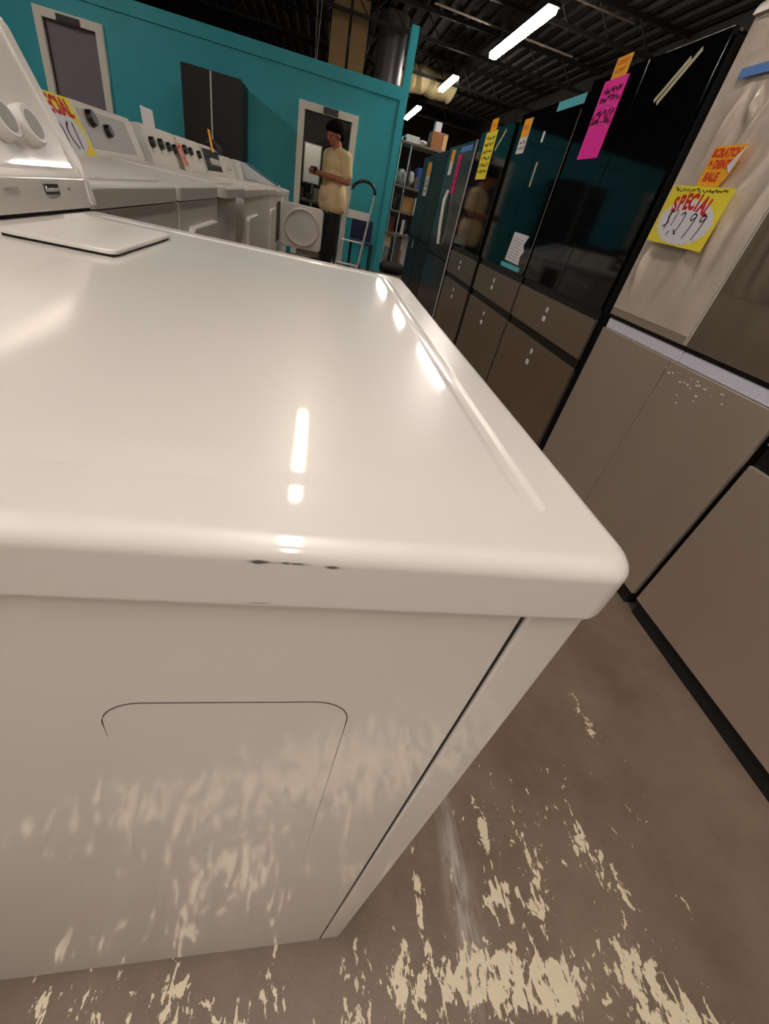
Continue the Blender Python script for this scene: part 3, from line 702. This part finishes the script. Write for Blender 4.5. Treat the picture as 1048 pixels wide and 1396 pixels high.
def ring_door(r0, r1, h0, h1):
    n = 40; rings = []
    for r, h in ((r0, h0), (r0 - .012, h1), (r1, h1), (r1 - .008, h0 + .001)):
        rings.append([bm.verts.new(M @ Vector((C0[0] + 1.08 * r * math.cos(2 * PI * k / n), C0[1] + r * math.sin(2 * PI * k / n), h))) for k in range(n)])
    for a, b in zip(rings, rings[1:]):
        for k in range(n): bm.faces.new((a[k], a[(k + 1) % n], b[(k + 1) % n], b[k]))
ring_door(.20, .178, .034, .06); obj('door_liner', bm, WHITEP, OD)
obj('drum_opening', B(-.637, -.635, 5.56, 6.02, .40, .78, .02), DARKGAP, g7)
g8 = machine('washing_machine', 'washer', 6.22, 6.94, .88, 'white washer at the far end of the row, its slanted console end edged in blue', console=(.17, WHITEP), xf=-.60)
bm = bmesh.new(); add_prism(bm, [(-1.22, .88), (-.70, .88), (-.72, .905), (-1.10, 1.045), (-1.20, 1.05)], 6.62, 6.90, frame((0, 0, 0), (1, 0, 0), (0, 0, 1)) @ Matrix.Diagonal((1, 1, -1, 1)))
bmesh.ops.bevel(bm, geom=list(bm.edges), offset=.012, segments=2, affect='EDGES'); sl = obj('slanted_lid', bm, mat('pale_blue_white', rgb(200, 208, 212), .35), g8)
bm = bmesh.new(); add_tube(bm, [(-1.10, 6.615, 1.047), (-.72, 6.615, .908)], .009, 8); obj('blue_edge', bm, mat('blue_grey_trim', rgb(70, 110, 140), .5), sl)

# tags and odds on the consoles
def console_tag(name, y, z, w, h, mt, label, x, tilt=.45, cat='price tag', yaw=0):
    F = frame((x, y, z), (0, 1, 0), (-math.sin(tilt), 0, math.cos(tilt)))
    bm = bmesh.new(); add_prism(bm, [(-w / 2, -h / 2), (w / 2, -h / 2), (w / 2, h / 2), (-w / 2, h / 2)], 0, .002, F)
    return tag(obj(name, bm, mt, smooth=False), label, cat), F
o, F = console_tag('price_sign', 2.19, .995, .36, .19, YELLOW, 'yellow price sign with a red heading on the washer console behind the front dryer', -1.150)
pts = [((.155 + (.008 if k % 2 else -.006)) * math.cos(2 * PI * k / 40), -.022 + (.07 + (.004 if k % 2 else -.003)) * math.sin(2 * PI * k / 40)) for k in range(40)]
bm = bmesh.new(); add_prism(bm, pts, .0022, .0028, F); obj('starburst', bm, PAPERW, o, smooth=False)
text_obj('heading', 'SPECIAL', .075, F @ Matrix.Translation((.02, .055, 0)), REDI, o, off=.0032, sx=1.0, bold=.003)
strokes('handwritten_price', [[(-.08, .01), (-.09, -.06)], bezier((-.05, .0), (.0, .02), (-.03, -.07), 6), bezier((.05, .01), (-.01, -.02), (.04, -.07), 6), [(.09, .01), (.07, -.07)]], .009, F, INK, o, off=.0032)
o, F = console_tag('paper_tag', 3.90, .985, .13, .13, mat('pale_red_paper', rgb(214, 150, 140), .7), 'small red and white paper tag on the far console knobs', -1.150)
strokes('red_print', [bezier((-.05, .03), (.06, .08), (.03, -.01), 8), bezier((.03, -.01), (-.06, -.03), (.04, -.055), 8)], .014, F, REDI, o, off=.0022)
o, F = console_tag('paper_card', 3.50, 1.125, .22, .085, PAPERW, 'white paper card standing up on the console tops', -1.235, tilt=.1, cat='paper')
o, F = console_tag('sale_tag', 5.12, 1.13, .08, .16, ORANGE, 'orange tag standing on the dark console', -1.205, tilt=.2)
bm = bmesh.new(); add_capsule(bm, (-1.25, 5.36, 1.10), (-1.24, 5.62, 1.085), .055, .045); tag(obj('black_cloth', bm, BLACKM), 'crumpled black bundle on the console beside the orange tag', 'bundle')

# black double-door refrigerator against the teal wall
t = thing('side_by_side_refrigerator', (-1.70, 8.15, 0), 'black side-by-side refrigerator standing against the teal wall', 'refrigerator')
obj('cabinet', B(-2.08, -1.345, 7.86, 8.44, .03, 1.89, .005), BLACKM, t)
obj('door', B(-2.085, -1.735, 7.80, 7.855, .08, 1.895, .008), mat('black_enamel', rgb(22, 19, 20), .4), t); obj('door', B(-1.715, -1.34, 7.80, 7.855, .08, 1.895, .008), mat('black_enamel', rgb(22, 19, 20), .4), t)
obj('seam_trim', B(-1.735, -1.715, 7.81, 7.85, .08, 1.89), ALU, t)
obj('kick_plate', B(-2.07, -1.355, 7.84, 7.88, 0, .08), BLACKM, t)
t = thing('clothes_dryer', (-2.75, 8.1, 0), 'dark appliance beside the black refrigerator against the teal wall', 'appliance')
obj('cabinet', B(-3.05, -2.12, 7.85, 8.44, 0, 1.15, .01), BLACKM, t); obj('door', B(-3.03, -2.14, 7.82, 7.85, .1, 1.1, .01), BLACKP, t)

# ------------------------------------------------------------------ back room seen through the doorway
t = thing('work_table', (-.3, 10.2, 0), 'table in the back room behind the doorway', 'table')
obj('table_top', B(-.8, .6, 9.95, 10.5, .72, .76, .004), mat('grey_laminate', rgb(130, 122, 112), .5), t)
for a in (-.75, .55):
    for b in (10.0, 10.45): obj('leg', B(a - .02, a + .02, b - .02, b + .02, 0, .72), GREYP, t)
o = obj('whiteboard', B(-.60, -.29, 10.92, 10.95, 1.02, 1.62, .004), mat('whiteboard_white', rgb(240, 238, 232), .5)); tag(o, 'bright white board in the back room behind the man', 'board')
obj('board_frame', B(-.62, -.27, 10.95, 10.97, 1.0, 1.64, .004), GREYP, o)
obj('board_stand', B(-.43, -.39, 10.97, 11.0, 0, 1.64), GREYP, o)
for k, (xx, w, h, c, l) in enumerate(((-.62, .14, .16, rgb(120, 70, 70), 'dull red box on the back room table'), (-.44, .12, .10, rgb(60, 56, 60), 'dark low box on the back room table'), (-.30, .1, .2, rgb(180, 170, 150), 'pale upright box on the back room table'))):
    tag(obj('box', B(xx - w / 2, xx + w / 2, 10.02, 10.2, .76, .76 + h, .004), mat('box_%d' % k, c, .7)), l, 'box')

# ------------------------------------------------------------------ navy chair by the wall
t = thing('side_chair', (.52, 8.1, 0), 'navy blue chair standing against the teal wall behind the hand truck', 'chair')
obj('backrest', B(.34, .70, 8.27, 8.30, .43, .72, .015), NAVY, t); obj('seat', B(.34, .72, 7.95, 8.28, .39, .425, .012), NAVY, t)
for a in (.36, .70):
    for b in (7.97, 8.27):
        bm = bmesh.new(); add_tube(bm, [(a, b, 0), (a, b, .40)], .012, 8); obj('leg', bm, BLACKP, t)

# ------------------------------------------------------------------ hand truck
HT = thing('hand_truck', (.29, 7.25, 0), 'aluminium hand truck with a black curved handle standing in front of the teal wall', 'hand truck')
def htp(u, h): return (.10 + u + .12 * h, 7.2 + .08 * h, h)             # u across, h height: leans back a little
for u in (0.0, .33):
    bm = bmesh.new(); add_tube(bm, [htp(u, .05), htp(u, .98)], .015, 10); obj('rail', bm, ALU, HT)
bm = bmesh.new()
pts = [htp(0.0, .98)] + [htp(.165 - .165 * math.cos(PI * k / 14), 1.06 + .13 * math.sin(PI * k / 14)) for k in range(15)] + [htp(.33, .96)]
add_tube(bm, pts, .013, 10); obj('handle_loop', bm, ALU, HT)
bm = bmesh.new(); add_tube(bm, pts[1:-1], .021, 12); obj('grip', bm, BLACKP, HT)
for h in (.16, .46): 
    bm = bmesh.new(); add_tube(bm, [htp(0, h), htp(.33, h)], .012, 8); obj('cross_bar', bm, ALU, HT)
bm = bmesh.new()
a, b, c, d = (Vector(htp(0, .74)), Vector(htp(.33, .74)), Vector(htp(.33, .84)), Vector(htp(0, .84)))
add_prism(bm, [(0, 0), (.33, 0), (.33, .10), (0, .10)], -.006, .006, frame(htp(0, .74), (1, 0, 0), (.12, .08, 1))); obj('cross_plate', bm, ALU, HT)
obj('toe_plate', B(.08, .46, 6.98, 7.2, .008, .018, .003), ALU, HT)
for u in (-.04, .37):
    bm = bmesh.new(); add_tube(bm, [(.10 + u - .02, 7.30, .10), (.10 + u + .02, 7.30, .10)], .10, 20); obj('wheel', bm, BLACKP, HT)
bm = bmesh.new(); add_tube(bm, [(.04, 7.30, .10), (.49, 7.30, .10)], .010, 8); obj('axle', bm, ALU, HT)

# ------------------------------------------------------------------ storage rack with goods
RK = thing('storage_rack', (1.45, 8.95, 0), 'steel storage rack packed with boxes beyond the teal wall corner', 'shelf')
X0, X1, Y0, Y1 = .99, 1.92, 8.70, 9.20
for xx in (X0, 1.16, X1):
    for yy in (Y0, Y1):
        if xx == 1.16 and yy == Y1: continue
        bm = bmesh.new(); add_tube(bm, [(xx, yy, 0), (xx, yy, 1.9)], .012, 8); obj('post', bm, ALU, RK)
LV = (.10, .62, .95, 1.30, 1.86)
for z in LV: obj('shelf_board', B(X0 - .02, X1 + .02, Y0 - .02, Y1 + .02, z - .03, z, .004), mat('shelf_board_grey', rgb(118, 106, 92), .6, var=.1), RK)
CC = {'w': rgb(205, 202, 200), 'k': rgb(30, 29, 32), 'b': rgb(60, 80, 150), 'n': rgb(150, 96, 56), 'g': rgb(100, 98, 98), 't': rgb(190, 150, 95), 'r': rgb(110, 55, 50)}
GOODS = [  # level, x, width, height, colour, shape, label
 (4, 1.17, .22, .09, 'w', 'box', 'pale flat box on the rack top nearest the teal wall'),
 (4, 1.37, .15, .08, 'w', 'bag', 'pale crumpled bag on the rack top beside the brown carton'),
 (4, 1.60, .26, .22, 'n', 'box', 'brown cardboard carton on the top of the rack'),
 (3, 1.10, .16, .20, 'w', 'bag', 'white plastic bag on the second shelf of the rack'),
 (3, 1.27, .13, .20, 'w', 'bag', 'rumpled whitish bag beside the blue box on the rack'),
 (3, 1.43, .14, .26, 'b', 'box', 'blue box on the second shelf of the rack'),
 (3, 1.66, .22, .30, 'k', 'box', 'dark box on the second shelf at the right of the rack'),
 (2, 1.07, .11, .22, 'g', 'bag', 'grey bag on the third shelf near the teal wall'),
 (2, 1.27, .24, .20, 't', 'box', 'orange-brown carton on the third shelf of the rack'),
 (2, 1.55, .22, .22, 'k', 'box', 'black box right of the orange-brown carton'),
 (1, 1.06, .10, .20, 'r', 'box', 'dark red box on the fourth shelf of the rack'),
 (1, 1.19, .10, .16, 'k', 'bag', 'black bag on the fourth shelf of the rack'),
 (1, 1.33, .12, .21, 'g', 'bag', 'grey bundle on the fourth shelf of the rack'),
 (1, 1.55, .2, .2, 'r', 'box', 'brownish red box at the right of the fourth shelf'),
 (0, 1.07, .12, .26, 'w', 'bag', 'white bundle low on the rack near the teal wall'),
 (0, 1.22, .12, .40, 'g', 'box', 'tall grey box on the lowest shelf of the rack'),
 (0, 1.38, .14, .46, 'w', 'box', 'tall whitish box on the lowest shelf of the rack'),
 (0, 1.60, .2, .30, 'k', 'box', 'black box on the lowest shelf of the rack'),
 (4, 1.035, .07, .06, 'k', 'bag', 'small dark bundle at the left end of the rack top'),
 (3, 1.185, .05, .28, 'k', 'box', 'narrow black box between the white bags on the rack'),
 (3, 1.345, .05, .15, 'g', 'box', 'thin grey box left of the blue box on the rack'),
 (2, 1.15, .06, .27, 'k', 'box', 'narrow dark box left of the orange-brown carton'),
 (2, 1.42, .06, .23, 'w', 'box', 'narrow pale box right of the orange-brown carton'),
 (1, 1.26, .05, .22, 'w', 'box', 'narrow white box on the fourth shelf of the rack'),
 (1, 1.43, .07, .24, 'k', 'box', 'narrow black box on the fourth shelf of the rack'),
 (0, 1.14, .06, .40, 'k', 'box', 'narrow tall black box on the lowest shelf of the rack'),
 (0, 1.30, .05, .28, 'n', 'box', 'small brown box standing on the lowest shelf of the rack')]
for k, (lv, xx, w, h, c, sh, lb) in enumerate(GOODS):
    if lv < 4 and w > .08: w *= 1.12; h *= 1.1
    z = LV[lv]; bm = bmesh.new(); cm = mat('goods_' + c, CC[c], .7, var=.15, vscale=12, bump=.2)
    if sh == 'box': add_box(bm, xx - w / 2, xx + w / 2, 8.76 if w > .08 else 8.69, 9.1 if w > .08 else 8.755, z, z + h, .006)
    else:
        bmesh.ops.create_icosphere(bm, subdivisions=3, radius=1.0); rr = random.Random(k)
        for v in bm.verts:
            q = 1 + .12 * math.sin(v.co.x * 6 + k) * math.sin(v.co.z * 7 + v.co.y * 5)
            v.co = Vector((xx + v.co.x * w / 2 * q, 8.92 + v.co.y * .15 * q, z + h / 2 + max(-1, min(1, v.co.z * 1.1 * q)) * h / 2))
    tag(obj('carton' if sh == 'box' else 'bag', bm, cm), lb, 'box' if sh == 'box' else 'bag', 'goods stored on the rack')
o = bpy.data.objects['carton.001'] if 'carton.001' in bpy.data.objects else None
if o: obj('carton_label', B(1.66, 1.725, 8.752, 8.76, 1.875, 2.06), CARD2, o)
tag(obj('carton', B(1.50, 1.60, 8.8, 8.95, 2.081, 2.20, .004), mat('goods_w', CC['w'], .7)), 'small white box standing on top of the brown carton', 'box', 'goods stored on the rack')
tag(obj('bag', (lambda bm: (add_capsule(bm, (1.04, 8.55, .09), (1.30, 8.55, .10), .09, .10), bm)[1])(bmesh.new()), mat('goods_k', CC['k'], .7)), 'black bag lying on the floor in front of the rack', 'bag')

# ------------------------------------------------------------------ man looking at his phone
def remeshed(name, bm, mt, parent, vox, smooth=4):
    bmesh.ops.recalc_face_normals(bm, faces=bm.faces)
    me = bpy.data.meshes.new(name); bm.to_mesh(me); bm.free()
    o = bpy.data.objects.new(name, me); COL.objects.link(o)
    r = o.modifiers.new('r', 'REMESH'); r.mode = 'VOXEL'; r.voxel_size = vox
    s = o.modifiers.new('s', 'SMOOTH'); s.factor = .5; s.iterations = smooth
    bpy.context.view_layer.update()
    me2 = bpy.data.meshes.new_from_object(o.evaluated_get(bpy.context.evaluated_depsgraph_get()))
    bpy.data.objects.remove(o); me2.name = name
    me2.shade_smooth(); me2.materials.clear(); me2.materials.append(mt)
    o = bpy.data.objects.new(name, me2); COL.objects.link(o)
    if parent is not None: o.parent = parent
    return o
def arm_chain(s):
    return [Vector((s * .185, .01, 1.365)), Vector((s * .245, .03, 1.10)), Vector((s * .055, -.235, 1.130))]
def person():
    bm = bmesh.new()
    # head, leaning forward over the phone
    HM = Matrix.Translation((0, -.055, 1.585)) @ Matrix.Rotation(.34, 4, 'X')
    def hb(c, r): 
        n0 = len(bm.verts); bmesh.ops.create_uvsphere(bm, u_segments=20, v_segments=14, radius=1, matrix=HM @ Matrix.Translation(c) @ Matrix.Diagonal((r[0], r[1], r[2], 1)))
    hb((0, .005, .025), (.076, .094, .090)); hb((0, -.028, -.045), (.058, .064, .072)); hb((0, -.060, -.098), (.030, .030, .020))     # skull, face, chin
    hb((0, -.098, -.030), (.012, .018, .020)); hb((0, -.090, -.002), (.040, .012, .010))                                         # nose, brow
    hb((0, -.088, -.066), (.022, .012, .009))
    for s in (-1, 1): hb((s * .074, .008, -.02), (.010, .020, .032))                                                         # ears
    add_capsule(bm, (0, .012, 1.40), (0, -.03, 1.53), .060, .054)
    # trunk
    add_ball(bm, (0, .0, 1.27), (.165, .108, .14)); add_ball(bm, (0, 0, 1.08), (.150, .105, .17)); add_ball(bm, (0, .005, .92), (.160, .115, .13))
    for s in (-1, 1):
        add_capsule(bm, (s * .07, .01, 1.40), (s * .185, .01, 1.365), .060, .062)
        a, e, w = arm_chain(s)
        add_capsule(bm, a, e, .054, .042); add_capsule(bm, e, w, .042, .027)
        d = (w - e).normalized()
        p = w + d * .075                                                   # knuckles
        add_capsule(bm, w, p, .024, .022); add_capsule(bm, w + Vector((0, 0, -.018)), p + Vector((0, 0, -.022)), .018, .016)
        for k in range(4):
            q = p + Vector((0, 0, .012 - .017 * k)); ln = (.030, .034, .032, .025)[k]
            t1 = q + d * ln + Vector((-s * .012, 0, 0)); t2 = t1 + Vector((-s * .026, -.012 + .0, .002))
            add_capsule(bm, q, t1, .0092, .0086, 8); add_capsule(bm, t1, t2, .0086, .0076, 8)
        th = w + d * .028 + Vector((-s * .004, 0, .022)); th2 = th + d * .035 + Vector((-s * .012, 0, .016)); add_capsule(bm, th, th2, .011, .0095, 8); add_capsule(bm, th2, th2 + Vector((-s * .014, -.02, .002)), .0095, .008, 8)
        h, k_, an = Vector((s * .088, .005, .90)), Vector((s * .098, -.02, .49)), Vector((s * .10, .02, .09))
        add_capsule(bm, h, k_, .086, .056); add_capsule(bm, k_, an, .054, .036); add_ball(bm, k_ + Vector((0, .03, -.12)), (.048, .05, .10))
        add_capsule(bm, (s * .10, .03, .05), (s * .115, -.13, .035), .035, .03)
    body = remeshed('person', bm, SKIN, None, .0055, 3)
    # clothing
    bm = bmesh.new()
    add_ball(bm, (0, .0, 1.27), (.185, .128, .16)); add_ball(bm, (0, -.005, 1.10), (.178, .130, .19)); add_ball(bm, (0, 0, .93), (.205, .160, .19))
    add_capsule(bm, (0, 0, .80), (0, 0, .92), .13, .14)
    for s in (-1, 1):
        add_capsule(bm, (s * .055, .01, 1.395), (s * .185, .01, 1.362), .068, .076); a, e, w = arm_chain(s); add_capsule(bm, a, a.lerp(e, .74), .074, .066)
        add_capsule(bm, (s * .085, 0, .80), (s * .085, 0, .92), .130, .13)
    top = remeshed('t_shirt', bm, SHIRT, body, .008, 6)
    bm = bmesh.new()
    add_ball(bm, (0, .005, .90), (.168, .122, .12))
    for s in (-1, 1):
        add_capsule(bm, (s * .085, .005, .88), (s * .098, -.02, .49), .100, .074); add_capsule(bm, (s * .098, -.02, .49), (s * .10, .02, .10), .074, .064)
    remeshed('trousers', bm, TROUS, body, .009, 4)
    bm = bmesh.new()
    def hh(c, r): bmesh.ops.create_uvsphere(bm, u_segments=20, v_segments=14, radius=1, matrix=HM @ Matrix.Translation(c) @ Matrix.Diagonal((r[0], r[1], r[2], 1)))
    hh((0, .018, .055), (.092, .106, .092)); hh((0, .062, .0), (.080, .062, .092)); hh((0, -.052, .072), (.074, .048, .046)); hh((.05, .03, .0), (.036, .05, .06)); hh((-.05, .03, .0), (.036, .05, .06))
    remeshed('hair', bm, HAIR, body, .007, 2)
    for s in (-1, 1):
        bm = bmesh.new(); bmesh.ops.create_uvsphere(bm, u_segments=10, v_segments=8, radius=1, matrix=HM @ Matrix.Translation((s * .030, -.084, -.016)) @ Matrix.Diagonal((.012, .007, .006, 1)))
        e = obj('eye', bm, BLACKP); e.parent = body
        bm = bmesh.new(); add_capsule(bm, (s * .10, .035, .045), (s * .118, -.15, .036), .045, .036); sh = obj('shoe', bm, BLACKM); sh.parent = body
    body.location = (-.02, 7.80, 0); body.scale = (1.2, 1.2, 1.025); body.rotation_euler = (0, 0, -1.02)
    tag(body, 'person in beige t-shirt and black trousers by the doorway, looking down at a phone', 'person')
    bm = bmesh.new(); add_box(bm, -.072, .072, -.006, .006, -.038, .038, .006)
    ph = obj('phone', bm, BLACKP); tag(ph, 'dark phone held in both hands of the standing person', 'phone')
    ph.matrix_world = Matrix.Translation((-.02, 7.80, 0)) @ Matrix.Rotation(-1.02, 4, 'Z') @ Matrix.Diagonal((1.2, 1.2, 1.025, 1)) @ Matrix.Translation((0, -.31, 1.15)) @ Matrix.Rotation(-.6, 4, 'X')
    return body
person()
